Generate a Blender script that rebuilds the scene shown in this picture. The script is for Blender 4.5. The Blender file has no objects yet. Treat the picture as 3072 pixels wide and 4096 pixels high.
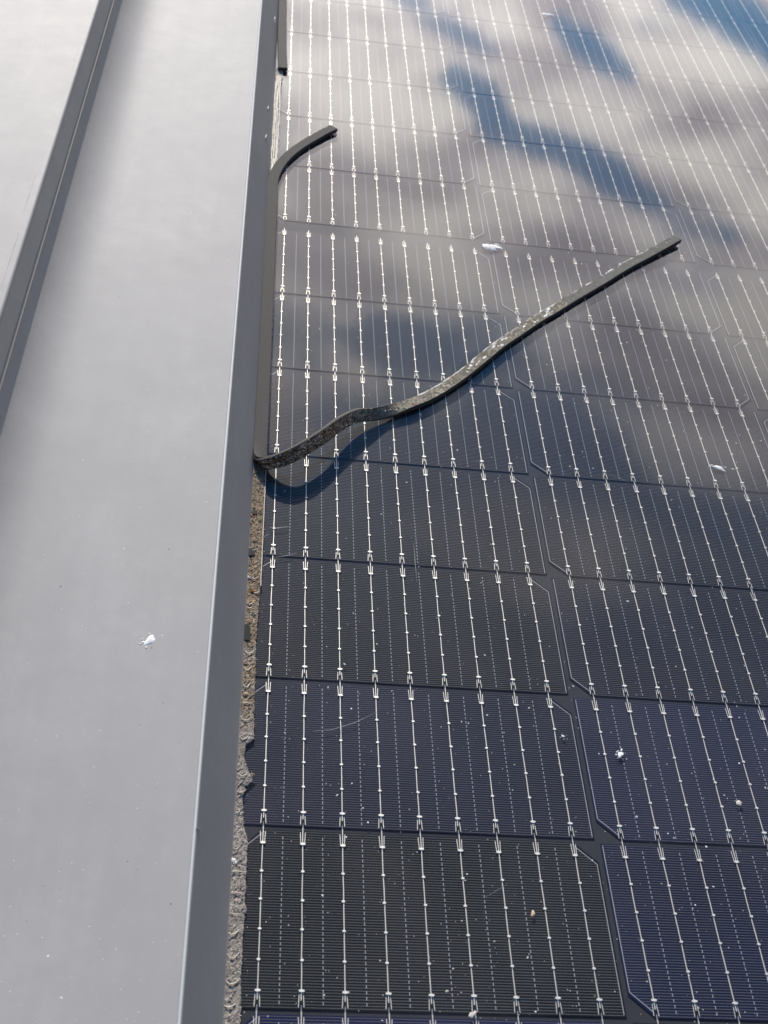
import bpy, bmesh, math, random
from mathutils import Vector, Matrix, noise
MM = 0.001
R = math.radians
scene = bpy.context.scene
col = scene.collection

# ------------------------------------------------------------------ camera
CAM = Vector((-27.12, -828.63, 500.33))                    # millimetres, solar cells lie in z = 0
RIGHT = Vector((0.98937, -0.03827, 0.14029))
DOWN = Vector((0.07439, -0.69576, -0.71441))
FWD = Vector((0.12495, 0.71725, -0.68552))
FPX = 4977.6
cd = bpy.data.cameras.new("camera")
cam = bpy.data.objects.new("camera", cd)
col.objects.link(cam)
cam.matrix_world = Matrix(((RIGHT.x, -DOWN.x, -FWD.x, CAM.x * MM), (RIGHT.y, -DOWN.y, -FWD.y, CAM.y * MM),
                           (RIGHT.z, -DOWN.z, -FWD.z, CAM.z * MM), (0, 0, 0, 1)))
cd.sensor_fit = 'VERTICAL'; cd.sensor_height = 36; cd.sensor_width = 27
cd.lens = FPX / 4096 * 36
cd.clip_start = 0.01; cd.clip_end = 3000
cd.dof.use_dof = True; cd.dof.focus_distance = 0.70; cd.dof.aperture_fstop = 24
scene.camera = cam

# ------------------------------------------------------------------ sun, sky, exposure
SUN_EL, SUN_AZ = R(27), R(-8)
SUN = Vector((math.sin(SUN_AZ) * math.cos(SUN_EL), math.cos(SUN_AZ) * math.cos(SUN_EL), math.sin(SUN_EL)))
sd = bpy.data.lights.new("sun", 'SUN'); sd.energy = 5.0; sd.angle = R(0.9); sd.color = (1.0, 0.94, 0.86)
so = bpy.data.objects.new("sun", sd); col.objects.link(so)
so.rotation_euler = (-SUN).to_track_quat('-Z', 'Y').to_euler()
so.location = (0, 0, 5)

world = bpy.data.worlds.new("World"); scene.world = world; world.use_nodes = True
W = world.node_tree; W.nodes.clear()
def wn(t, **k):
    n = W.nodes.new(t)
    for a, b in k.items(): setattr(n, a, b)
    return n
def mth(op, a, b=None, c=None, clamp=False, tree=W):
    n = tree.nodes.new("ShaderNodeMath"); n.operation = op; n.use_clamp = clamp
    for i, v in enumerate((a, b, c)):
        if v is None: continue
        if hasattr(v, "links"): tree.links.new(v, n.inputs[i])
        else: n.inputs[i].default_value = v
    return n.outputs[0]
def mapr(v, a, b, c, d, tree=W):
    n = tree.nodes.new("ShaderNodeMapRange"); n.interpolation_type = 'SMOOTHSTEP'
    tree.links.new(v, n.inputs[0])
    for i, x in enumerate((a, b, c, d)): n.inputs[i + 1].default_value = x
    return n.outputs[0]
sky = wn("ShaderNodeTexSky", sky_type='NISHITA', sun_disc=False)
sky.sun_elevation = SUN_EL; sky.sun_rotation = SUN_AZ % (2 * math.pi)
sky.air_density = 1.5; sky.dust_density = 0.2; sky.ozone_density = 5.0
tc = wn("ShaderNodeTexCoord"); sep = wn("ShaderNodeSeparateXYZ"); W.links.new(tc.outputs['Generated'], sep.inputs[0])
zz = mth('MAXIMUM', sep.outputs[2], 0.04)
cx = mth('DIVIDE', sep.outputs[0], zz); cy = mth('DIVIDE', sep.outputs[1], zz)
cb = wn("ShaderNodeCombineXYZ"); W.links.new(cx, cb.inputs[0]); W.links.new(cy, cb.inputs[1])
def wnoise(loc, rot, scl, scale, detail, rough, dist):
    m = wn("ShaderNodeMapping"); W.links.new(cb.outputs[0], m.inputs[0])
    m.inputs['Location'].default_value = loc; m.inputs['Rotation'].default_value = (0, 0, rot); m.inputs['Scale'].default_value = scl
    n = wn("ShaderNodeTexNoise"); W.links.new(m.outputs[0], n.inputs['Vector'])
    n.inputs['Scale'].default_value = scale; n.inputs['Detail'].default_value = detail
    n.inputs['Roughness'].default_value = rough; n.inputs['Distortion'].default_value = dist
    return n.outputs[0]
n1 = wnoise((3.1, 7.7, 0), R(30), (1.0, 1.5, 1), 2.2, 6, 0.52, 0.5)
n2 = wnoise((9.4, 1.3, 4), R(20), (1.0, 1.4, 1), 3.6, 5, 0.55, 0.4)
# cloud bank thick towards the horizon, breaking up into open blue overhead
rad = mth('SQRT', mth('ADD', mth('MULTIPLY', cx, cx), mth('MULTIPLY', cy, cy)))
cover = mth('ADD', mapr(rad, 0.85, 1.9, -0.13, 0.20), n1)
# the gaps in the cloud that the panel mirrors (centre x, y, length, width, turn)
warp = mth('MULTIPLY', mth('SUBTRACT', n2, 0.5), 2.4)
for hx, hy, rl, rw, an, dp in ((0.41, 2.14, 0.16, 0.055, -70, 0.55), (0.52, 2.03, 0.12, 0.06, -25, 0.55), (0.59, 1.93, 0.10, 0.05, -50, 0.5),
                           (0.665, 2.45, 0.13, 0.05, -65, 0.5), (1.08, 2.62, 0.28, 0.11, -62, 0.6), (0.33, 2.52, 0.18, 0.05, -50, 0.32),
                           (0.72, 1.80, 0.09, 0.07, 0, 0.20), (0.23, 1.38, 0.09, 0.07, 0, 0.22)):
    m = wn("ShaderNodeMapping", vector_type='TEXTURE'); W.links.new(cb.outputs[0], m.inputs[0])
    m.inputs['Location'].default_value = (hx, hy, 0); m.inputs['Rotation'].default_value = (0, 0, R(an)); m.inputs['Scale'].default_value = (rl, rw, 1)
    L = wn("ShaderNodeVectorMath", operation='LENGTH'); W.links.new(m.outputs[0], L.inputs[0])
    h = mapr(mth('ADD', L.outputs['Value'], warp), 0.6, 1.35, dp, 0.0)
    cover = mth('SUBTRACT', cover, h)
mask = mapr(cover, 0.44, 0.60, 0.0, 1.0)
dt = wn("ShaderNodeVectorMath", operation='DOT_PRODUCT'); W.links.new(tc.outputs['Generated'], dt.inputs[0]); dt.inputs[1].default_value = SUN
glow = mth('POWER', mth('MAXIMUM', dt.outputs['Value'], 0.0), 2.3)
bright = mth('MULTIPLY', mth('ADD', mth('MULTIPLY', glow, 25.0), 1.2), mapr(n2, 0.34, 0.66, 0.48, 1.28))
cr = wn("ShaderNodeValToRGB"); W.links.new(n2, cr.inputs[0])
cr.color_ramp.elements[0].position = 0.3; cr.color_ramp.elements[0].color = (0.95, 0.85, 0.96, 1)
cr.color_ramp.elements[1].position = 0.62; cr.color_ramp.elements[1].color = (1.0, 0.945, 0.88, 1)
cs = wn("ShaderNodeVectorMath", operation='SCALE'); W.links.new(cr.outputs[0], cs.inputs[0]); W.links.new(bright, cs.inputs['Scale'])
hs = wn("ShaderNodeHueSaturation"); hs.inputs['Saturation'].default_value = 1.55; hs.inputs['Value'].default_value = 1.2; W.links.new(sky.outputs[0], hs.inputs['Color'])
mix = wn("ShaderNodeMix", data_type='RGBA'); W.links.new(mask, mix.inputs[0]); W.links.new(hs.outputs[0], mix.inputs[6]); W.links.new(cs.outputs[0], mix.inputs[7])
bg = wn("ShaderNodeBackground"); W.links.new(mix.outputs[2], bg.inputs[0]); bg.inputs[1].default_value = 0.11
wo = wn("ShaderNodeOutputWorld"); W.links.new(bg.outputs[0], wo.inputs[0])

scene.render.engine = 'CYCLES'
vs = scene.view_settings
vs.view_transform = 'Standard'; vs.look = 'None'; vs.exposure = 0.36; vs.gamma = 1.0; vs.use_curve_mapping = False

# ------------------------------------------------------------------ helpers
def pix(x, y, z=0.0):
    """the point at height z (mm) that the photograph shows at pixel x, y"""
    d = RIGHT * ((x - 1536) / FPX) + DOWN * ((y - 2048) / FPX) + FWD
    return CAM + d * ((z - CAM.z) / d.z)
def toimg(p):
    v = p - CAM; w = v.dot(FWD)
    return 1536 + FPX * v.dot(RIGHT) / w, 2048 + FPX * v.dot(DOWN) / w
def link(name, me, mats, parent=None, loc=None):
    o = bpy.data.objects.new(name, me); col.objects.link(o)
    for m in (mats if isinstance(mats, (list, tuple)) else [mats]):
        if len(me.materials) < len(mats if isinstance(mats, (list, tuple)) else [mats]): me.materials.append(m)
    if parent is not None: o.parent = parent
    if loc is not None: o.location = Vector(loc) * MM
    return o
def mesh(name, verts, faces, idx=None, smooth=False):
    me = bpy.data.meshes.new(name)
    me.from_pydata([(v[0] * MM, v[1] * MM, v[2] * MM) for v in verts], [], faces)
    if idx: me.polygons.foreach_set("material_index", idx)
    if smooth: me.polygons.foreach_set("use_smooth", [True] * len(me.polygons))
    me.update()
    return me
def tag(o, label, cat, group=None):
    o["label"] = label; o["category"] = cat
    if group: o["group"] = group
    return o
def empty(name, loc=(0, 0, 0)):
    o = bpy.data.objects.new(name, None); o.empty_display_size = 0.02; col.objects.link(o); o.location = Vector(loc) * MM
    return o
class MB:
    def __init__(s): s.v = []; s.f = []; s.i = []
    def add(s, vs, fs, m=0):
        b = len(s.v); s.v += [tuple(v) for v in vs]; s.f += [tuple(b + k for k in f) for f in fs]; s.i += [m] * len(fs)
    def box(s, x0, x1, y0, y1, z0, z1, m=0, bottom=True):
        vs = [(x0, y0, z0), (x1, y0, z0), (x1, y1, z0), (x0, y1, z0), (x0, y0, z1), (x1, y0, z1), (x1, y1, z1), (x0, y1, z1)]
        fs = [(4, 5, 6, 7), (0, 1, 5, 4), (1, 2, 6, 5), (2, 3, 7, 6), (3, 0, 4, 7)]
        if bottom: fs.append((3, 2, 1, 0))
        s.add(vs, fs, m)
    def bar(s, a, b, w, z0, z1, m=0):
        a = Vector(a); b = Vector(b); d = (b - a).normalized(); n = Vector((-d.y, d.x)) * (w / 2)
        q = [a + n, a - n, b - n, b + n]
        s.add([(p.x, p.y, z0) for p in q] + [(p.x, p.y, z1) for p in q], [(4, 5, 6, 7), (0, 1, 5, 4), (1, 2, 6, 5), (2, 3, 7, 6), (3, 0, 4, 7)], m)
    def prism(s, pts, z0, z1, m=0):
        n = len(pts)
        s.add([(x, y, z0) for x, y in pts] + [(x, y, z1) for x, y in pts], [tuple(range(n, 2 * n))] + [tuple(range(n - 1, -1, -1))] + [(i, (i + 1) % n, n + (i + 1) % n, n + i) for i in range(n)], m)
    def tube(s, pts, rs, seg=6, m=0):
        pts = [Vector(p) for p in pts]; b = len(s.v); n = len(pts)
        for k, p in enumerate(pts):
            t = (pts[min(k + 1, n - 1)] - pts[max(k - 1, 0)]).normalized()
            u = t.cross(Vector((0, 0, 1)))
            u = u.normalized() if u.length > 1e-4 else Vector((1, 0, 0))
            w = u.cross(t); r = rs[k] if isinstance(rs, (list, tuple)) else rs
            for j in range(seg):
                a = 2 * math.pi * j / seg; q = p + u * (math.cos(a) * r) + w * (math.sin(a) * r); s.v.append(tuple(q))
        for k in range(n - 1):
            for j in range(seg):
                s.f.append((b + k * seg + j, b + k * seg + (j + 1) % seg, b + (k + 1) * seg + (j + 1) % seg, b + (k + 1) * seg + j)); s.i.append(m)
        s.f.append(tuple(b + j for j in range(seg - 1, -1, -1))); s.i.append(m)
        s.f.append(tuple(b + (n - 1) * seg + j for j in range(seg))); s.i.append(m)
    def crumb(s, c, r, rng, m=0, flat=0.6):
        c = Vector(c); a0 = rng.random() * 6.28; st = 0.6 + rng.random() * 1.2
        ring = []
        for j in range(5):
            a = a0 + j * 1.2566; rr = r * (0.6 + 0.7 * rng.random()); x, y = math.cos(a) * rr * st, math.sin(a) * rr
            ring.append(c + Vector((x * math.cos(a0) - y * math.sin(a0), x * math.sin(a0) + y * math.cos(a0), 0)))
        s.add(ring + [c + Vector((0, 0, r * flat))], [(j, (j + 1) % 5, 5) for j in range(5)], m)
    def build(s, name, mats, parent=None, loc=None, smooth=False):
        me = mesh(name, s.v, s.f, s.i, smooth)
        return link(name, me, mats, parent, loc)

# ------------------------------------------------------------------ materials
def mat(name, base=(0.5, 0.5, 0.5), rough=0.5, metal=0.0, spec=0.5):
    m = bpy.data.materials.new(name); m.use_nodes = True
    b = m.node_tree.nodes["Principled BSDF"]
    b.inputs['Base Color'].default_value = (*base, 1); b.inputs['Roughness'].default_value = rough
    b.inputs['Metallic'].default_value = metal; b.inputs['Specular IOR Level'].default_value = spec
    return m, m.node_tree, b
def tnoise(t, scale, detail=4, rough=0.55, vec=None, dist=0.0, stretch=None):
    n = t.nodes.new("ShaderNodeTexNoise")
    n.inputs['Scale'].default_value = scale; n.inputs['Detail'].default_value = detail; n.inputs['Roughness'].default_value = rough; n.inputs['Distortion'].default_value = dist
    g = t.nodes.new("ShaderNodeNewGeometry"); src = g.outputs['Position'] if vec is None else vec
    if stretch:
        mp = t.nodes.new("ShaderNodeMapping"); mp.inputs['Scale'].default_value = stretch; t.links.new(src, mp.inputs[0]); src = mp.outputs[0]
    t.links.new(src, n.inputs['Vector'])
    return n.outputs[0]
def ramp(t, fac, stops):
    r = t.nodes.new("ShaderNodeValToRGB"); t.links.new(fac, r.inputs[0]); e = r.color_ramp.elements
    while len(e) < len(stops): e.new(0.5)
    for k, (p, c) in enumerate(stops): e[k].position = p; e[k].color = (*c, 1)
    return r.outputs[0]
def bump(t, b, h, strength, dist):
    n = t.nodes.new("ShaderNodeBump"); n.inputs['Strength'].default_value = strength; n.inputs['Distance'].default_value = dist
    t.links.new(h, n.inputs['Height']); t.links.new(n.outputs[0], b.inputs['Normal'])

# coated sheet metal: silvery grey coil coating with faint grain, dust and dull patches
M_sheet, t, b = mat("coated_sheet_metal", (0.3, 0.31, 0.32), 0.65, 0.0, 0.12)
n_big = tnoise(t, 14, 4); n_fine = tnoise(t, 900, 2, 0.5, stretch=(1, 0.5, 1))
n_big = mth('ADD', mth('MULTIPLY', n_big, 0.5, tree=t), mth('ADD', mth('MULTIPLY', tnoise(t, 130, 5, 0.65), 0.28, tree=t), mth('MULTIPLY', tnoise(t, 45, 5, 0.6, stretch=(3.0, 0.25, 1)), 0.22, tree=t), tree=t), tree=t)
t.links.new(ramp(t, n_big, [(0.34, (0.280, 0.272, 0.262)), (0.5, (0.300, 0.291, 0.280)), (0.64, (0.330, 0.320, 0.308))]), b.inputs['Base Color'])
t.links.new(mapr(tnoise(t, 60, 5), 0.3, 0.7, 0.60, 0.62, t), b.inputs['Roughness'])
bump(t, b, n_fine, 0.05, 0.0004)

M_highlight, t, b = mat("bend_highlight", (0.58, 0.61, 0.60), 0.45, 0.2)  # paler grey that paints the bright highlight on the flashing's bend
M_scuff, t, b = mat("grey_scuff", (0.16, 0.155, 0.15), 0.7)
M_cell, t, b = mat("silicon_cell", (0.005, 0.007, 0.018), 0.55, 0.0, 0.06)
oi = t.nodes.new("ShaderNodeObjectInfo")
cmx = t.nodes.new("ShaderNodeMix"); cmx.data_type = 'RGBA'; cmx.blend_type = 'MULTIPLY'; cmx.inputs[0].default_value = 1.0
t.links.new(oi.outputs['Color'], cmx.inputs[6]); t.links.new(ramp(t, tnoise(t, 9, 3), [(0.3, (0.75, 0.8, 0.75)), (0.7, (1.2, 1.2, 1.3))]), cmx.inputs[7])
t.links.new(cmx.outputs[2], b.inputs['Base Color'])
M_finger, t, b = mat("silver_paste_finger", (0.084, 0.085, 0.088), 0.6, 0.0, 0.05)
M_paste, t, b = mat("silver_paste_line", (0.30, 0.31, 0.33), 0.5, 0.1, 0.1)
M_wire, t, b = mat("tinned_wire", (0.68, 0.645, 0.57), 0.5, 0.5)
M_gapwire, t, b = mat("tinned_wire_in_gap", (0.34, 0.36, 0.38), 0.45, 0.5)
M_black, t, b = mat("black_cover_tape", (0.006, 0.007, 0.008), 0.6, 0, 0.1)
M_back, t, b = mat("black_backsheet", (0.030, 0.032, 0.037), 0.7, 0, 0.08)
M_edge, t, b = mat("glass_edge", (0.05, 0.07, 0.065), 0.2)

# solar glass: lightly textured surface, clear to what lies behind, filmed with dust
M_glass = bpy.data.materials.new("solar_glass"); M_glass.use_nodes = True; t = M_glass.node_tree; t.nodes.clear()
tr = t.nodes.new("ShaderNodeBsdfTransparent"); gl = t.nodes.new("ShaderNodeBsdfGlossy"); df = t.nodes.new("ShaderNodeBsdfDiffuse")
gl.inputs['Roughness'].default_value = 0.055
df.inputs['Color'].default_value = (0.64, 0.56, 0.62, 1)
ge = t.nodes.new("ShaderNodeNewGeometry"); dp_ = t.nodes.new("ShaderNodeVectorMath"); dp_.operation = 'DOT_PRODUCT'   # Schlick-like law for the two faces of the pane together, the same from both sides
t.links.new(ge.outputs['Incoming'], dp_.inputs[0]); t.links.new(ge.outputs['Normal'], dp_.inputs[1])
F0 = 0.004
fres = mth('ADD', mth('MULTIPLY', mth('POWER', mth('SUBTRACT', 1.0, mth('ABSOLUTE', dp_.outputs['Value'], tree=t), tree=t, clamp=True), 3.5, tree=t), 1 - F0, tree=t), F0, tree=t)

film = mapr(tnoise(t, 13, 4, 0.55, dist=0.5), 0.30, 0.75, 0.006, 0.020, t)
m1 = t.nodes.new("ShaderNodeMixShader"); t.links.new(film, m1.inputs[0]); t.links.new(tr.outputs[0], m1.inputs[1]); t.links.new(df.outputs[0], m1.inputs[2])
m2 = t.nodes.new("ShaderNodeMixShader"); t.links.new(fres, m2.inputs[0]); t.links.new(m1.outputs[0], m2.inputs[1]); t.links.new(gl.outputs[0], m2.inputs[2])
o_ = t.nodes.new("ShaderNodeOutputMaterial"); t.links.new(m2.outputs[0], o_.inputs[0])
M_clear = bpy.data.materials.new("glass_underside"); M_clear.use_nodes = True; t = M_clear.node_tree; t.nodes.clear()
tr = t.nodes.new("ShaderNodeBsdfTransparent"); o_ = t.nodes.new("ShaderNodeOutputMaterial"); t.links.new(tr.outputs[0], o_.inputs[0])

M_foam, t, b = mat("foam_rubber", (0.05, 0.047, 0.044), 0.85, 0, 0.25)
t.links.new(ramp(t, tnoise(t, 2500, 3), [(0.3, (0.034, 0.032, 0.030)), (0.7, (0.078, 0.074, 0.069))]), b.inputs['Base Color'])
bump(t, b, tnoise(t, 3000, 2), 0.4, 0.0003)
M_adh, t, b = mat("dirty_adhesive_face", (0.06, 0.05, 0.04), 0.8, 0, 0.2)
nn = tnoise(t, 330, 6, 0.65, dist=1.2)
t.links.new(ramp(t, nn, [(0.36, (0.065, 0.058, 0.045)), (0.52, (0.15, 0.135, 0.10)), (0.60, (0.27, 0.235, 0.175)), (0.68, (0.52, 0.46, 0.38))]), b.inputs['Base Color'])
bump(t, b, nn, 0.6, 0.0008)
M_tip, t, b = mat("bare_adhesive_face", (0.10, 0.098, 0.085), 0.75, 0, 0.2)
t.links.new(ramp(t, tnoise(t, 260, 5, 0.6), [(0.3, (0.075, 0.073, 0.064)), (0.7, (0.125, 0.12, 0.105))]), b.inputs['Base Color'])
M_grime, t, b = mat("grimy_adhesive_face", (0.06, 0.045, 0.03), 0.85, 0, 0.15)
nn = tnoise(t, 420, 6, 0.7, dist=1.5)
t.links.new(ramp(t, nn, [(0.38, (0.028, 0.024, 0.019)), (0.48, (0.11, 0.080, 0.055)), (0.56, (0.34, 0.18, 0.09)), (0.63, (0.66, 0.53, 0.38))]), b.inputs['Base Color'])
bump(t, b, nn, 0.8, 0.001)
M_dirt, t, b = mat("dried_dirt_and_glue", (0.2, 0.17, 0.14), 0.9, 0, 0.15)
nn = tnoise(t, 520, 7, 0.68, dist=0.8, stretch=(1.6, 0.8, 1)); n3 = tnoise(t, 70, 4)
mx = t.nodes.new("ShaderNodeMix"); mx.data_type = 'RGBA'
gy = t.nodes.new("ShaderNodeNewGeometry"); sy = t.nodes.new("ShaderNodeSeparateXYZ"); t.links.new(gy.outputs['Position'], sy.inputs[0])
t.links.new(mapr(mth('ADD', sy.outputs[1], mth('MULTIPLY', mth('SUBTRACT', n3, 0.5, tree=t), 0.25, tree=t), tree=t), -0.50, -0.40, 1.0, 0.0, t), mx.inputs[0])   # mossy and brown by the twist, paler and flatter farther down
t.links.new(ramp(t, nn, [(0.34, (0.028, 0.027, 0.020)), (0.44, (0.15, 0.115, 0.075)), (0.56, (0.30, 0.235, 0.165)), (0.64, (0.38, 0.24, 0.13)), (0.72, (0.60, 0.53, 0.44))]), mx.inputs[6])
t.links.new(ramp(t, nn, [(0.30, (0.06, 0.05, 0.045)), (0.45, (0.25, 0.22, 0.19)), (0.60, (0.35, 0.31, 0.275)), (0.72, (0.52, 0.46, 0.40))]), mx.inputs[7])
t.links.new(mx.outputs[2], b.inputs['Base Color'])
bump(t, b, nn, 0.9, 0.0012)
M_glue, t, b = mat("pale_dried_glue", (0.5, 0.46, 0.4), 0.85, 0, 0.2)
nn = tnoise(t, 420, 6, 0.62, dist=0.6, stretch=(1.6, 0.5, 1))
t.links.new(ramp(t, nn, [(0.32, (0.10, 0.09, 0.08)), (0.45, (0.36, 0.33, 0.28)), (0.65, (0.58, 0.54, 0.48))]), b.inputs['Base Color'])
bump(t, b, nn, 0.8, 0.001)
M_fibre, t, b = mat("pale_glue_thread", (0.50, 0.45, 0.37), 0.6)
M_chalk, t, b = mat("chalky_white", (0.78, 0.77, 0.74), 0.9, 0, 0.2)
t.links.new(ramp(t, tnoise(t, 600, 4), [(0.35, (0.55, 0.53, 0.49)), (0.6, (0.82, 0.81, 0.79))]), b.inputs['Base Color'])
M_dust, t, b = mat("pale_dust", (0.50, 0.47, 0.42), 0.9, 0, 0.2)
M_rust, t, b = mat("orange_plant_scrap", (0.36, 0.12, 0.045), 0.8)
M_tan, t, b = mat("tan_plant_scrap", (0.48, 0.36, 0.24), 0.8)
M_gum, t, b = mat("greasy_glue_smear", (0.11, 0.11, 0.115), 0.6)
M_deck, t, b = mat("roofing_felt", (0.04, 0.04, 0.04), 0.9)
M_ground, t, b = mat("lawn", (0.05, 0.09, 0.03), 0.95)
t.links.new(ramp(t, tnoise(t, 0.6, 6), [(0.35, (0.035, 0.06, 0.02)), (0.65, (0.08, 0.11, 0.045))]), b.inputs['Base Color'])

# ------------------------------------------------------------------ setting under the roof covering
m = MB(); m.box(-1500, 1800, -1700, 1600, -60, -38); dk = m.build("roof_deck", M_deck); dk["kind"] = "structure"
m = MB(); m.add([(-1e6, -1e6, -4500), (1e6, -1e6, -4500), (1e6, 1e6, -4500), (-1e6, 1e6, -4500)], [(0, 1, 2, 3)]); gd = m.build("ground", M_ground); gd["kind"] = "structure"

# ------------------------------------------------------------------ the solar panel
S = 18.2                      # wire spacing
COLP = 9 * S + 6.07           # column pitch
ROWP = 85.54; MID = 11.27     # row pitch, extra width of the middle gap
ZG = 1.6                      # top of the glass
HX = 83.8                     # half cell width
panel = empty("solar_panel", (500, 0, -38))
tag(panel, "black glass solar panel with silver wires across dark blue half cells", "solar panel")
PO = Vector((500, 0, -38))
def P(v): return Vector(v) - PO
X0, X1, Y0, Y1 = -21.5, 6 * COLP - S / 2 + 12, -12 * ROWP - 26, 12 * ROWP + 26
m = MB(); m.box(X0 - 500, X1 - 500, Y0, Y1, 38 - 4.0, 38 - 0.5); m.build("backsheet", M_back, panel)
m = MB(); m.box(X0 - 500, X1 - 500, Y0, Y1, 38 + 0.62, 38 + ZG)
m.i = [0, 2, 2, 2, 2, 1]; m.build("glass", [M_glass, M_clear, M_edge], panel)
m = MB()
for a in ((X0 - 500, X1 - 500, Y0, Y0 + 30), (X0 - 500, X1 - 500, Y1 - 30, Y1), (X0 - 500, X0 - 480, Y0 + 30, Y1 - 30), (X1 - 520, X1 - 500, Y0 + 30, Y1 - 30)):
    m.box(a[0], a[1], a[2], a[3], 0, 38 - 4.1)
m.build("frame", M_black, panel)

HH = 41.6                     # half cell height
CH = 10.6
def cell_outline(top, inset=0.0):
    x, y, c = HX - inset, HH - inset, CH
    if top: return [(-x, -y), (x, -y), (x, y - c * 0.95), (x - c, y), (-x + c, y), (-x, y - c * 0.95)]
    return [(x, y), (-x, y), (-x, -y + c * 0.95), (-x + c, -y), (x - c, -y), (x, -y + c * 0.95)]
def half_width(y, top, inset):
    x = HX - inset; yy = y if top else -y
    e = HH - inset - CH * 0.95
    return x if yy < e else x - (yy - e) / 0.95
cell_me, finger_me = {}, {}
NF = 65
for top in (True, False):
    m = MB(); m.prism(cell_outline(top), -0.25, 0.0); cell_me[top] = mesh("cell", m.v, m.f, m.i)
    m = MB()
    ys = [-HH + 0.75 + (2 * HH - 1.5) * k / (NF - 1) for k in range(NF)]
    for y in ys:
        h = half_width(y, top, 1.0); m.box(-h, h, y - 0.16, y + 0.16, 0.0, 0.03, bottom=False)
    for k in range(8):
        x = (k - 3.5) * S
        for j in range(1, NF - 2, 2): m.box(x - 0.17, x + 0.17, ys[j] - 0.1, ys[j + 1] + 0.1, 0.0, 0.04, 1, bottom=False)
    ol = cell_outline(top, 1.0)
    if top: segs = [(ol[1], ol[2]), (ol[2], ol[3]), (ol[4], ol[5]), (ol[5], ol[0])]
    else: segs = [(ol[1], ol[2]), (ol[2], ol[3]), (ol[4], ol[5]), (ol[5], ol[0])]
    for a, c in segs: m.bar(a, c, 0.36, 0.0, 0.05, 1)
    finger_me[top] = mesh("fingers", m.v, m.f, m.i)
def busbar_mb(m, x, flip, rng):
    """one soldered wire with its pads and forked ends; the covered end lies at -y"""
    f = -1 if flip else 1
    y_top, y_bot = HH + 1.4, -HH + 3.6
    pts = []
    n = 9
    for k in range(n):
        y = y_bot + (y_top - y_bot) * k / (n - 1); pts.append((x + 0.10 * rng.uniform(-1, 1), f * y, 0.22))
    m.tube(pts, 0.25, 6, 0)
    m.tube([(x, f * (-HH + 1.5), 0.16), (x, f * (-HH - 1.6), 0.16)], 0.24, 5, 2)
    m.box(x - 0.75, x + 0.75, min(f * (-HH + 3.5), f * (-HH + 1.1)), max(f * (-HH + 3.5), f * (-HH + 1.1)), 0.02, 0.30, 1)
    for k in range(6):
        y = -34.3 + 13.72 * k + rng.uniform(-0.3, 0.3); e = k in (0, 5)
        w, h = (1.4, 0.66) if e else (0.84, 0.62)
        jx = rng.uniform(-0.12, 0.12)
        m.prism([(x + jx + w * math.cos(a), y + h * math.sin(a)) for a in [j * math.pi / 3 + 0.3 for j in range(6)]], 0.0, 0.72, 0)
    for e in (-1, 1):
        for s in (-1, 1): m.bar((x + s * 0.85, e * 34.5), (x + s * 1.15, e * (HH - 0.9)), 0.26, 0.0, 0.06, 0)
WM = [M_wire, M_black, M_gapwire]
rng = random.Random(5)
bus_me = {}
for flip in (False, True):
    for v in range(3):
        m = MB(); busbar_mb(m, 0, flip, rng); bus_me[flip, v] = mesh("busbar", m.v, m.f, m.i)
bus_all = {}
for flip in (False, True):
    m = MB()
    for k in range(9): busbar_mb(m, (k - 4) * S, flip, rng)
    bus_all[flip] = mesh("busbars", m.v, m.f, m.i)
cells = []
for c in range(6):
    for r in range(-8, 10):
        up = r >= 0                                         # rows 0.. lie beyond the middle gap
        yc = (r + 0.5) * ROWP + (MID / 2 if up else -MID / 2)
        xc = c * COLP + 4 * S
        q = [toimg(Vector((xc + a * HX, yc + d * HH, 0))) for a in (-1, 1) for d in (-1, 1)]
        us = [p[0] for p in q]; vv = [p[1] for p in q]
        if max(us) < 900 or min(us) > 3500 or max(vv) < -330 or min(vv) > 4500: continue
        vis = not (min(us) > 3072 or max(vv) < 0 or min(vv) > 4096)
        area = (max(us) - min(us)) * (max(vv) - min(vv)) if vis else 0
        cells.append((area, c, r, xc, yc))
cells.sort(reverse=True)
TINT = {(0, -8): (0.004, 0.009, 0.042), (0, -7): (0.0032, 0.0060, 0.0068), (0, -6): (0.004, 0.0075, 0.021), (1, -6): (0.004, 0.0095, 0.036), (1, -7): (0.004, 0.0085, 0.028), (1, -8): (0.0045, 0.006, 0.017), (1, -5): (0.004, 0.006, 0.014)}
for n, (area, c, r, xc, yc) in enumerate(cells):
    top = (c % 2 == 0) != (r >= 0)
    o = link("cell", cell_me[top], M_cell, panel, P((xc, yc, 0)))
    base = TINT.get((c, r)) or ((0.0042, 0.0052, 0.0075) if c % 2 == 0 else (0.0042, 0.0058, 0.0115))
    o.color = (*[v * rng.uniform(0.88, 1.12) for v in base], 1)                            # sorted cells still differ a little in tint
    fo = link("fingers", finger_me[top], [M_finger, M_paste], o); fo["kind"] = "stuff"
    flip = False
    if n < 33 and area > 0:
        for k in range(9): link("busbar", bus_me[flip, rng.randrange(3)], WM, o, ((k - 4) * S, 0, 0))
    else:
        bo = link("busbars", bus_all[flip], WM, o); bo["kind"] = "stuff"

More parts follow.
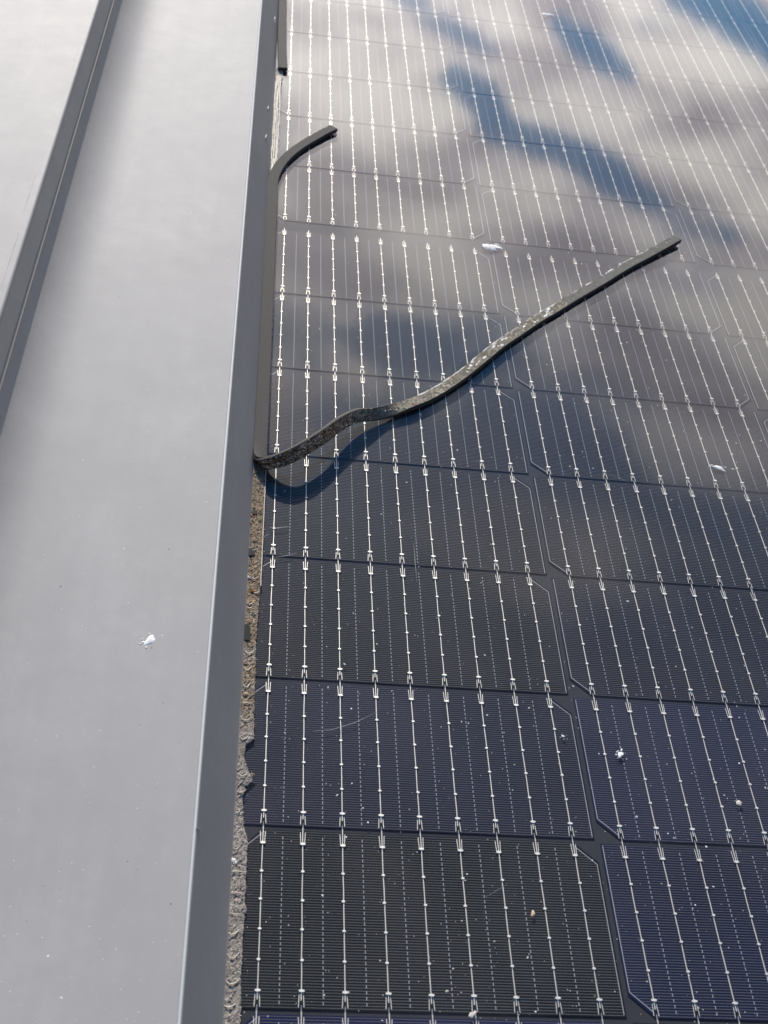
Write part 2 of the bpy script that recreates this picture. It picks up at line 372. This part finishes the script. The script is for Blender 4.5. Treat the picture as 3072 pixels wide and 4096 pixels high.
# ------------------------------------------------------------------ flashing with its sloping edge
def profile_sheet(prof, y0, y1):
    """open sheet-metal section (x, z) drawn out along y"""
    m = MB(); n = len(prof)
    ysl = [y0, y0 + 1, y0 + 4, -1000, -700, -400, -100, 200, 500, 800, y1 - 4, y1 - 1, y1]; ny = len(ysl)
    for y in ysl:
        m.v += [(x, y, z) for x, z in prof]
    for k in range(ny - 1):
        for j in range(n - 1):
            a = k * n + j; m.f.append((a, a + 1, a + n + 1, a + n)); m.i.append(0)
    return m
ZS = 50.0
YA, YB = -1400, 1300
flash = empty("metal_flashing", (-100, 0, -38))
tag(flash, "flat pale grey metal flashing with darker sloping edge bent down towards the solar panel", "flashing")
FO = Vector((-100, 0, -38))
def shift(m, o):
    m.v = [(x - o.x, y - o.y, z - o.z) for x, y, z in m.v]; return m
ex, ez, fx, fz = -29.9, ZS, -13.2, 2.3
sl = math.atan2(ez - fz, fx - ex); rb = 2.4; tl = rb * math.tan(sl / 2)
# the flashing sweeps up in a cove to the foot of the neighbouring cover
N = 36
slope = lambda d: math.tan(R(72) * max(0.0, 1 - max(d, 0) / 42) ** 2.1)
rise = [0.0]
for k in range(N): rise.append(rise[-1] + (46 / N) * slope(42 - 46 * (k + 0.5) / N))
ZF = ZS + [r_ for k, r_ in enumerate(rise) if 42 - 46 * k / N <= 0.6][0]
xs = -170.6 + 0.285 * ZF
cove = [(xs + 42 - 46 * k / N, ZS + rise[k]) for k in range(N + 1)]
prof = cove[::-1] + [(-100, ZS), (-60, ZS)]
arc = [(ex - tl + rb * math.sin(a), ZS - rb + rb * math.cos(a)) for a in [sl * k / 8 for k in range(9)]]
sheet_prof = prof + arc[:4]
edge_prof = arc[3:] + [(fx - 0.4, fz + 0.24), (fx, fz - 0.35), (fx - 0.6, fz - 0.7)]
for nm, pf in (("sheet", sheet_prof), ("sloped_edge", edge_prof)):
    m = profile_sheet(pf, YA, YB); o = shift(m, FO).build(nm, M_sheet, flash)
    md = o.modifiers.new("thickness", 'SOLIDIFY'); md.thickness = 0.0006; md.offset = -1
m = MB(); m.box(-165, -31, YA, YB, -38, ZS - 2.0); shift(m, FO).build("support_batten", M_deck, flash)
m = profile_sheet([(x, z + 0.12) for x, z in arc[2:6]], YA, YB); shift(m, FO).build("highlight_strip", M_highlight, flash)  # thin pale strip over the bend, its highlight put in as colour
# pale nicks in the sloping edge
rng = random.Random(3)
def on_edge(px, py):
    z = 6.0
    for _ in range(12):
        p = pix(px, py, z); u = (p.x - ex) / (fx - ex); z = ez + (fz - ez) * u
    return p
for pts in ([(1101, 68), (1098, 78), (1099, 92)], [(1074, 425), (1071, 436), (1073, 447)], [(1066, 538), (1062, 552), (1066, 572)], [(785, 3310), (795, 3318), (800, 3322)]):
    m = MB(); m.tube([on_edge(*q) + Vector((0, 0, 0.15)) for q in pts], [0.22, 0.32, 0.15], 5); shift(m, FO).build("nick", M_chalk, flash)

# raised neighbouring cover
cover_o = empty("metal_cover", (-400, 0, ZS))
tag(cover_o, "raised pale grey metal cover with upright dark side standing on the flashing", "metal cover")
CO = Vector((-400, 0, ZS))
H = 37.0 - 0.07 * ZF - 14.0; SB = 4.5                         # the side leans back by SB
r = 1.6
prof = [(-760, ZF + H), (-500, ZF + H), (-300, ZF + H), (-200, ZF + H)] + [(xs - SB - r + r * math.sin(a), ZF + H - r + r * math.cos(a)) for a in [R(90) * k / 6 for k in range(7)]]
top_p = prof[:8]; side_p = prof[7:] + [(xs, ZF + 3.5), (xs + 0.3, ZF + 1.6), (xs + 0.9, ZF + 1.0), (xs + 1.3, ZF + 1.3)]
for nm, pf in (("top_sheet", top_p), ("side", side_p)):
    m = profile_sheet(pf, YA, YB); o = shift(m, CO).build(nm, M_sheet, cover_o)
    md = o.modifiers.new("thickness", 'SOLIDIFY'); md.thickness = 0.0006; md.offset = -1
m = profile_sheet([(xs + 0.45, ZF + 1.95), (xs + 1.0, ZF + 1.2), (xs + 1.5, ZF + 1.45)], YA, YB); shift(m, CO).build("hem", M_scuff, cover_o)
m = MB(); m.box(-755, xs - 6, YA, YB, -38, ZF + H - 2); shift(m, CO).build("core", M_deck, cover_o)

# long faint scuffs beside the bend of the cover
for (xa, ya, la), mt in (((-4.5, -250, 60), M_scuff), ((-5.5, -170, 45), M_scuff), ((-7.0, -60, 35), M_chalk), ((-4.0, 20, 40), M_scuff), ((-30, 60, 3), M_chalk), ((-33, 62, 2.5), M_chalk), ((-36.5, 61, 3), M_chalk)):
    m = MB(); m.tube([(xs - SB + xa + 0.25 * noise.noise((k * 0.6, xa, 0)), ya + la * k / 8, ZF + H + 0.02) for k in range(9)], [0.03 + 0.16 * abs(noise.noise((k * 0.9, ya, 1))) for k in range(9)], 5); shift(m, CO).build("scuff", mt, cover_o)

# ------------------------------------------------------------------ rubber seal strips
def spline(pts, n):
    pts = [Vector(p) for p in pts]; out = []
    for k in range(len(pts) - 1):
        p0, p1, p2, p3 = pts[max(k - 1, 0)], pts[k], pts[k + 1], pts[min(k + 2, len(pts) - 1)]
        for j in range(n):
            u = j / n
            out.append(0.5 * ((2 * p1) + (p2 - p0) * u + (2 * p0 - 5 * p1 + 4 * p2 - p3) * u * u + (3 * p1 - p0 - 3 * p2 + p3) * u ** 3))
    out.append(pts[-1]); return out
TH = 3.4; WD = 8.5
zm = ZG + TH / 2 + 0.02
stA, stB = [], []
def flat_run(cs, sign):
    cs = [Vector(c) for c in cs]
    for k, c in enumerate(cs):
        tt = cs[min(k + 1, len(cs) - 1)] - cs[max(k - 1, 0)]; tt.z = 0; tt.normalize()
        ac = Vector((-tt.y, tt.x, 0)) * sign
        stA.append(c - ac * WD / 2); stB.append(c + ac * WD / 2)
flat_run([(38.2, 154.8, zm + 0.5), (30.5, 146, zm + 0.25), (25, 138.5, zm + 0.1), (14, 123, zm), (4, 106, zm), (-3, 90.5, zm), (-8, 74, zm), (-10.3, 60, zm), (-10.7, 45, zm), (-10.6, 0, zm), (-10.4, -76, zm), (-10.2, -160, zm), (-10.1, -225, zm), (-10.1, -255, zm)], 1)
for a, b_ in (((-14.1, -265, 4.2), (-6.2, -265, 3.2)), ((-12.8, -272.4, 6.0), (-5.9, -272.4, 2.9)), ((-8.9, -276.5, 8.4), (-5.0, -276.7, 2.4)),
              ((-4.3, -277.4, 11.2), (-1.0, -278.2, 4.4)), ((2.4, -275.4, 13.5), (4.8, -278.2, 6.8)), ((8.0, -271.9, 15.2), (10.5, -276.0, 8.4)),
              ((17.0, -264.0, 15.9), (19.0, -268.4, 9.5)), ((26.6, -252.8, 15.5), (28.8, -257.4, 9.2)), ((36.5, -239.5, 14.9), (38.5, -243.2, 7.3)),
              ((47.2, -228.2, 12.6), (49.5, -231.4, 5.2)), ((59.1, -220.4, 8.6), (60.6, -225.8, 3.4)), ((70.7, -212.6, 5.6), (72.5, -219.4, 2.9))):
    a = Vector(a); b_ = Vector(b_); c = (a + b_) / 2; d = (b_ - a).normalized() * (WD / 2); stA.append(c - d); stB.append(c + d)
flat_run([(83, -208.5, zm + 0.3), (94.5, -199.8, zm), (107, -188, zm), (122, -171, zm), (138, -150.5, zm), (150.7, -134, zm), (164.5, -118.7, zm), (181, -100, zm), (196, -85, zm), (215, -65, zm), (237, -43, zm), (261, -18, zm + 0.1), (284.5, 4.2, zm + 0.3), (302, 20.5, zm + 0.9), (314.0, 31.5, zm + 1.6)], -1)
def sweep(A, B, nsub, th, edge=0.45):
    A = spline(A, nsub); B = spline(B, nsub); n = len(A); m = MB(); fr = []
    for k in range(n):
        c0 = (A[max(k - 1, 0)] + B[max(k - 1, 0)]) / 2; c1 = (A[min(k + 1, n - 1)] + B[min(k + 1, n - 1)]) / 2
        tt = (c1 - c0).normalized(); c = (A[k] + B[k]) / 2; ac = (B[k] - A[k]); w = ac.length / 2; ac.normalize()
        nn_ = tt.cross(ac).normalized(); ac = nn_.cross(tt).normalized()
        fr.append((c, tt, ac, nn_, w)); h = th / 2
        sec = [(-w + edge, h), (w - edge, h), (w, h - edge), (w, -h + edge), (w - edge, -h), (-w + edge, -h), (-w, -h + edge), (-w, h - edge)]
        m.v += [tuple(c + ac * x + nn_ * z) for x, z in sec]
    for k in range(n - 1):
        for j in range(8):
            a = k * 8 + j; bq = k * 8 + (j + 1) % 8
            cxm = fr[k][0].x; m.f.append((a, a + 8, bq + 8, bq)); m.i.append((2 if cxm < 44 + 14 * math.sin(k * 2.3) else 1 if cxm < 205 + 12 * math.sin(k) else 3) if j == 4 and k > 13 * nsub else 0)
    m.f.append(tuple(range(8))); m.i.append(0); m.f.append(tuple((n - 1) * 8 + j for j in range(7, -1, -1))); m.i.append(0)
    return m, fr
strip = empty("seal_strip", (0, 0, ZG))
tag(strip, "long loose black rubber seal strip peeled off, twisted over and lying slantwise across the panel", "seal strip", "rubber seal strips")
SO = Vector((0, 0, ZG))
m, frames = sweep(stA, stB, 7, TH)
shift(m, SO).build("rubber_band", [M_foam, M_adh, M_grime, M_tip], strip)
# grit stuck to the adhesive side, thickest at the twist
rng = random.Random(11); m = MB()
cum = len(frames)
for k in range(2200):
    u = rng.random()
    i = int(14 * 7 + (cum - 14 * 7 - 2) * u ** 1.9)
    c, tt, ac, nn_, w = frames[i]
    near = i < 27 * 7
    if not near and rng.random() < 0.62: continue
    s_ = rng.uniform(-1, 1)
    if near and noise.noise((i * 0.09, s_ * 1.6, 4.0)) < 0.10: continue
    if not near and rng.random() < 0.5: continue
    if not near and rng.random() < 0.6: s_ = -abs(s_) ** 0.35
    p = c - nn_ * (TH / 2) + ac * (s_ * (w - 0.6)) + tt * rng.uniform(-1.5, 1.5)
    rr = rng.uniform(0.15, 0.5) if near else rng.uniform(0.15, 0.4)
    q = rng.random(); mi = (0 if q < 0.5 else 1 if q < 0.66 else 2 if q < 0.9 else 3) if near else (2 if q < 0.7 else 3)
    v0 = len(m.v); m.crumb((0, 0, 0), rr, rng, mi, 0.8)
    for j in range(v0, len(m.v)):
        x, y, z = m.v[j]; m.v[j] = tuple(p + tt * (x * 1.4) + ac * y - nn_ * z)
o = shift(m, SO).build("grit", [M_tan, M_rust, M_fibre, M_chalk], strip); o["kind"] = "stuff"
# whitish flakes of old film along the far half
m = MB()
for k in range(105):
    i = int(27 * 7 + (cum - 27 * 7 - 12) * rng.random() ** 1.3); c, tt, ac, nn_, w = frames[i]
    big = 29 * 7 < i < 34 * 7
    s_ = -rng.uniform(0.82, 0.98) if (rng.random() < 0.55 or not big) else rng.uniform(-0.7, 0.5)
    p = c - nn_ * (TH / 2 + 0.02) + ac * (s_ * (w - 0.4)); L = rng.uniform(1.2, 5.0) if s_ < -0.8 else rng.uniform(0.8, 2.2); wv = rng.uniform(0.18, 0.45) if s_ < -0.8 else rng.uniform(0.45, 1.0)
    npt = 9; ring = []
    for j in range(npt):
        a = 2 * math.pi * j / npt; k_ = rng.uniform(0.6, 1.25); ring.append(p + tt * (math.cos(a) * L * k_) + ac * (math.sin(a) * wv * k_))
    m.add(ring + [p - nn_ * 0.16], [((j + 1) % npt, j, npt) for j in range(npt)], 0 if rng.random() < 0.5 else 1)
o = shift(m, SO).build("film_flakes", [M_fibre, M_chalk], strip); o["kind"] = "stuff"
# the piece still in place farther up
m, fr2 = sweep([(-14.4, 900, zm + 0.3), (-14.2, 500, zm + 0.3), (-13.9, 407, zm + 0.3), (-13.3, 347, zm + 0.3), (-12.4, 302, zm + 0.3), (-10.9, 257.5, zm + 0.5)],
               [(-6.6, 900, zm + 0.3), (-6.5, 500, zm + 0.3), (-6.2, 407, zm + 0.3), (-5.3, 347, zm + 0.3), (-4.4, 302, zm + 0.3), (-2.9, 256, zm + 0.5)], 8, TH)
strip2 = shift(m, Vector((-8, 420, ZG))).build("seal_strip", [M_foam, M_adh], None, (-8, 420, ZG))
tag(strip2, "straight black rubber seal strip with cut end still lying along the metal edge", "seal strip", "rubber seal strips")

# ------------------------------------------------------------------ dirt and old glue left where the seal was
def interp(tab, y):
    tab = sorted((b, a) for a, b in tab)
    if y <= tab[0][0]: return tab[0][1]
    for (y0, x0), (y1, x1) in zip(tab, tab[1:]):
        if y <= y1: return x0 + (x1 - x0) * (y - y0) / (y1 - y0)
    return tab[-1][1]
def dirt_bed(name, tab, y0, y1, step, xl, hgt, seed, parent, off, ribs=3):
    m = MB(); ny = int((y1 - y0) / step); nx = 12
    for k in range(ny + 1):
        y = y0 + (y1 - y0) * k / ny
        xr = interp(tab, y) + 0.45 * noise.noise((y * 0.9, seed, 0)) + 0.25 * noise.noise((y * 2.7, seed, 5)) 
        for j in range(nx + 1):
            u = j / nx; x = xl + (xr - xl) * u
            h = hgt * (0.55 + 0.9 * noise.noise((x * 1.3, y * 0.5, seed)) + 0.5 * noise.noise((x * 3, y * 1.6, seed + 9)))
            for g in range(ribs):
                gx = xl + (xr - xl) * (0.3 + 0.25 * g) + 0.3 * noise.noise((y * 0.15, g, seed)); h -= 0.35 * hgt * math.exp(-((x - gx) / 0.22) ** 2)
            if noise.noise((x * 0.45, y * 0.22, seed + 3)) < -0.36: h = -0.05
            h *= min(1, (1 - u) * 5) if u < 1 else 0
            m.v.append((x, y, ZG + max(0.0, h) - (0.08 if h <= 0 or u == 1 else 0.0)))
    for k in range(ny):
        for j in range(nx):
            a = k * (nx + 1) + j; m.f.append((a, a + 1, a + nx + 2, a + nx + 1)); m.i.append(0)
    return shift(m, off).build(name, M_dirt, parent, smooth=False)
near_tab = [(-6.4, -660), (-6.4, -609), (-6.9, -594), (-7.0, -573), (-6.6, -563), (-5.8, -561), (-6.7, -558), (-6.9, -544), (-6.8, -531), (-6.8, -526), (-8.7, -521), (-10.2, -506), (-9.2, -499), (-6.4, -496), (-5.0, -494), (-7.5, -491), (-10.4, -483), (-9.9, -475.5), (-6.1, -472), (-6.5, -454), (-6.6, -434), (-7.2, -414), (-6.9, -398), (-6.3, -381), (-6.1, -367), (-6.4, -300), (-6.6, -270)]
dirt = empty("glue_residue", (-10, -450, ZG)); DO = Vector((-10, -450, ZG))
tag(dirt, "grey brown crust of old glue and dirt with pale threads, exposed below the twisted seal", "glue residue", "glue residue beside the flashing")
dirt_bed("crust", near_tab, -660, -268, 0.7, -14.6, 0.55, 1.7, dirt, DO)
rng = random.Random(21)
def thread(y, x0, x1, sag, r, parent, off):
    m = MB(); n = 9; pts = []
    for k in range(n):
        u = k / (n - 1); pts.append((x0 + (x1 - x0) * u, y - sag * math.sin(math.pi * u) + 1.2 * (u - 0.4) * (sag > 0.5) + rng.uniform(-0.12, 0.12), ZG + 0.62 + 0.25 * math.sin(math.pi * u)))
    m.tube(pts, [r * (0.6 + 0.5 * math.sin(math.pi * k / (n - 1))) for k in range(n)], 5)
    shift(m, off).build("glue_thread", M_fibre, parent)
for y, x0, x1, sag in ((-491.5, -12.6, -8.0, 2.2), (-501.5, -12.8, -8.6, 1.2), (-512.5, -13.0, -11.0, 1.0), (-531, -13.2, -10.2, 1.2), (-543.1, -13.2, -6.9, 0.1), (-553.2, -13.2, -8.0, 0.1),
                       (-562.9, -13.4, -8.6, 0.5), (-571.4, -13.2, -8.8, 1.4), (-581.0, -13.3, -8.0, 2.4), (-592.6, -13.3, -7.6, 2.0), (-603.0, -13.3, -8.6, 1.2),
                       (-377.0, -9.8, -6.9, 1.0), (-388, -12.4, -9.8, 0.8), (-417.5, -12.8, -7.8, 2.2), (-427.8, -12.8, -8.6, 2.6), (-438.6, -12.8, -8.9, 2.8), (-450.8, -12.9, -7.4, 0.3),
                       (-459.8, -12.8, -7.6, 1.8), (-471.0, -12.8, -8.8, 2.0), (-366, -12.0, -7.5, 1.6), (-345, -12.3, -9.0, 1.2), (-399, -9.0, -8.6, -3.0), (-621, -13, -8, 1.5)):
    thread(y, x0, x1, sag, rng.uniform(0.17, 0.26), dirt, DO)
def scrap(px, py, r, mt, name, parent, off, seed, h=0.8):
    rg = random.Random(seed); p = pix(px, py, ZG + 0.5); m = MB()
    for k in range(4): m.crumb(p + Vector((rg.uniform(-r, r) * 0.6, rg.uniform(-r, r) * 0.6, 0)), r * rg.uniform(0.5, 0.9), rg, 0, h)
    shift(m, off).build(name, mt, parent)
scrap(1012, 2366, 1.3, M_rust, "plant_scrap", dirt, DO, 1); scrap(1006, 2415, 1.2, M_tan, "plant_scrap", dirt, DO, 2); scrap(980, 2776, 1.2, M_tan, "plant_scrap", dirt, DO, 3)
scrap(1003, 2060, 1.1, M_rust, "plant_scrap", dirt, DO, 4); scrap(998, 2095, 1.2, M_rust, "plant_scrap", dirt, DO, 5); scrap(994, 2310, 1.1, M_chalk, "white_scrap", dirt, DO, 6)
scrap(953, 2840, 0.9, M_chalk, "white_scrap", dirt, DO, 7); scrap(1012, 3100, 1.2, M_tan, "plant_scrap", dirt, DO, 8)
# bare square where a flake has come away, and the grey smears under the twist
def quad(name, cs, mt, parent, off, z, h=0.25):
    m = MB(); m.prism([(pix(x, y, z).x, pix(x, y, z).y) for x, y in cs], z, z + h); shift(m, off).build(name, mt, parent)
quad("bare_patch", [(962, 2558), (964, 2498), (996, 2496), (1002, 2515), (1000, 2560)], M_black, dirt, DO, ZG + 0.75, 0.12)
quad("bare_patch", [(1010, 2055), (1011, 2041), (1030, 2041), (1028, 2057)], M_black, dirt, DO, ZG + 0.75, 0.12)
quad("bare_patch", [(984, 2222), (986, 2196), (1020, 2190), (1018, 2220)], M_black, dirt, DO, ZG + 0.75, 0.12)
m = MB()                                                     # loose crumbs over the crust
for k in range(750):
    y = rng.uniform(-620, -280); xr = interp(near_tab, y)
    x = rng.uniform(-13.6, xr - 0.1) if rng.random() < 0.9 else xr + rng.random() ** 2 * 2.5
    q = rng.random(); warm = 0.45 if y > -470 else 0.12
    m.crumb((x, y, ZG + (0.35 if x < xr else 0)), rng.uniform(0.10, 0.36), rng, 1 if q < 0.05 * (y > -420) else 2 if q < warm else 0 if q < 0.8 else 3, 0.9)
o = shift(m, DO).build("crumbs", [M_fibre, M_rust, M_tan, M_chalk], dirt); o["kind"] = "stuff"
# thin lip of dirt along the outer side of the bed and of the seal
m = MB(); pts = []
for k in range(240):
    y = -372 + k * 1.6
    if y > 10: break
    x = -6.05 + 0.22 * noise.noise((y * 0.25, 3, 0)) + 0.12 * noise.noise((y * 1.1, 8, 0)); pts.append((x, y, ZG + 0.25))
m.tube(pts, [0.30 + 0.16 * noise.noise((p[1] * 0.7, 1, 1)) for p in pts], 5); shift(m, DO).build("dirt_lip", M_fibre, dirt)

far_tab = [(-6.2, 256), (-6.1, 245), (-5.9, 230), (-7.3, 186), (-6.9, 160), (-6.9, 137), (-7.5, 103), (-8, 80), (-8.5, 60)]
fd = empty("glue_residue", (-10, 160, ZG)); F2 = Vector((-10, 160, ZG))
tag(fd, "pale ridged crust of dried glue between the straight seal and the bent seal end", "glue residue", "glue residue beside the flashing")
o = dirt_bed("crust", far_tab, 60, 262, 0.9, -14.6, 0.9, 8.3, fd, F2, 2)
o.data.materials[0] = M_glue
for x in (-12.4, -11.0, -9.7, -8.4):
    m = MB(); pts = [(x + 0.7 * noise.noise((k * 0.22, x, 0)), 70 + k * 4, ZG + 0.6) for k in range(45)]
    m.tube(pts, [0.5 + 0.3 * noise.noise((k * 0.5, x, 2)) for k in range(45)], 5); shift(m, F2).build("glue_thread", M_fibre, fd)

# ------------------------------------------------------------------ bird droppings
def dropping(px, py, z, r, seed, label, sats=6, spread=2.2, stretch=1.0, ang=0.0, mt=None, name="bird_dropping", cat="bird dropping"):
    rg = random.Random(seed); p0 = pix(px, py, z); m = MB()
    def blob(cx_, cy_, rr, hh, n=14):
        ph = [rg.uniform(0, 6.28) for _ in range(3)]; rings = []
        for fr_, hz in ((1.0, 0.0), (0.72, 0.75), (0.35, 1.0)):
            ring = []
            for j in range(n):
                a = 2 * math.pi * j / n; w = rr * fr_ * (1 + 0.22 * math.sin(2 * a + ph[0]) + 0.16 * math.sin(3 * a + ph[1]) + 0.10 * math.sin(5 * a + ph[2]))
                x, y = math.cos(a) * w * stretch, math.sin(a) * w
                ring.append((cx_ + x * math.cos(ang) - y * math.sin(ang), cy_ + x * math.sin(ang) + y * math.cos(ang), hz * hh * rg.uniform(0.8, 1.1)))
            rings.append(ring)
        vs_ = sum(rings, []) + [(cx_, cy_, hh * 1.02)]
        fs = [(k * n + j, k * n + (j + 1) % n, (k + 1) * n + (j + 1) % n, (k + 1) * n + j) for k in range(2) for j in range(n)] + [(2 * n + j, 2 * n + (j + 1) % n, 3 * n) for j in range(n)]
        m.add(vs_, fs)
    blob(0, 0, r, 0.14 * r + 0.1)
    for k in range(sats):
        a = rg.uniform(0, 6.28); d = r * rg.uniform(0.8, spread); blob(math.cos(a) * d * stretch, math.sin(a) * d, r * rg.uniform(0.10, 0.38), 0.12 * r, 8)
    o = m.build(name, mt or M_chalk, None, p0, smooth=False)
    return tag(o, label, cat, "bird droppings" if cat == "bird dropping" else None)
dropping(600, 2562, ZS, 2.3, 1, "white splashed bird dropping on the flat grey flashing", 9, 2.0, 1.25, 0.9)
dropping(1965, 988, ZG, 3.8, 2, "elongated white bird dropping on the broad gap across the panel", 5, 1.4, 2.0, -0.25)
dropping(2482, 3018, ZG, 1.6, 3, "ragged white bird dropping between two wires beside a cell chamfer", 9, 2.4, 1.0, 0.8)
dropping(2190, 58, ZG, 3.6, 4, "distant white bird dropping where the panel mirrors pale cloud", 5, 2.2, 1.5, 0.0)
dropping(2873, 1870, ZG, 1.5, 5, "smeared streaky white bird dropping touching a silver wire", 5, 2.6, 2.6, -0.15)
dropping(2955, 3212, ZG, 1.2, 6, "small pale three-lobed bird dropping on blue cell", 4, 1.4, 1.3, 0.3, M_dust)
dropping(2252, 2945, ZG, 0.7, 7, "scattered cluster of tiny white bird dropping specks", 12, 4.0, 1.0, 0.0)
dropping(928, 3440, ZG + 0.55, 1.3, 10, "lumpy white bird dropping stuck on the glue crust beside the metal edge", 5, 1.6, 1.2, 0.6)
dropping(2132, 3654, ZG, 1.05, 8, "round cream seed lying on a dark cell", 0, 1, 1.25, 1.2, M_tan, "seed", "seed")
dropping(1890, 4058, ZG, 1.1, 9, "pale grey flake lying against a wire end in narrow row gap", 3, 1.4, 1.6, 0.9, M_dust, "flake", "flake")

# ------------------------------------------------------------------ specks of dust and grit
rng = random.Random(77); m = MB(); made = 0
while made < 1500:
    p = pix(rng.uniform(1040, 3120), rng.uniform(-40, 4140) , ZG)
    if p.x < -5.5: continue
    r_ = 0.07 + 0.13 * rng.random() + 0.36 * rng.random() ** 6
    m.crumb(p, r_, rng, 0 if rng.random() < 0.6 else 1, 0.5); made += 1
o = m.build("dust_specks", [M_dust, M_chalk]); o["kind"] = "stuff"
tag(o, "pale dust specks scattered over the panel glass", "dust")
m = MB()
for k in range(700):
    p = pix(rng.uniform(-20, 1000), rng.uniform(-40, 4140), ZS)
    if p.x > ex - 2 or p.x < xs + 4: continue
    m.crumb(p, 0.06 + 0.10 * rng.random() + 0.26 * rng.random() ** 8, rng, 0 if rng.random() < 0.85 else 1, 0.4)
o = m.build("dust_specks", [M_chalk, M_black]); o["kind"] = "stuff"
tag(o, "fine grit scattered over the flat grey flashing", "dust")
# fine scratches and wipe marks in the dust film of the glass
for pts, w in (([(1655, 2170), (1660, 2240), (1668, 2330)], 0.35), ([(1250, 2925), (1330, 2918), (1420, 2890), (1500, 2852)], 0.28), ([(2420, 1890), (2470, 1910), (2520, 1930)], 0.25), ([(1940, 3590), (1990, 3560), (2030, 3535)], 0.22),
               ([(1080, 2110), (1110, 2112), (1160, 2105)], 0.5), ([(1055, 2148), (1075, 2135)], 0.7), ([(1090, 2230), (1150, 2222), (1190, 2212)], 0.3), ([(2985, 2280), (3010, 2360), (3030, 2460)], 0.3)):
    mm_ = MB(); mm_.tube([pix(x, y, ZG + 0.02) for x, y in pts], [w * 0.2] + [w * 0.6] * (len(pts) - 2) + [w * 0.15], 4)
    shift(mm_, PO); mm_.v = [(x, y, (z - 38 - ZG) * 0.08 + 38 + ZG + 0.01) for x, y, z in mm_.v]
    mm_.build("scratch", M_gum, panel)
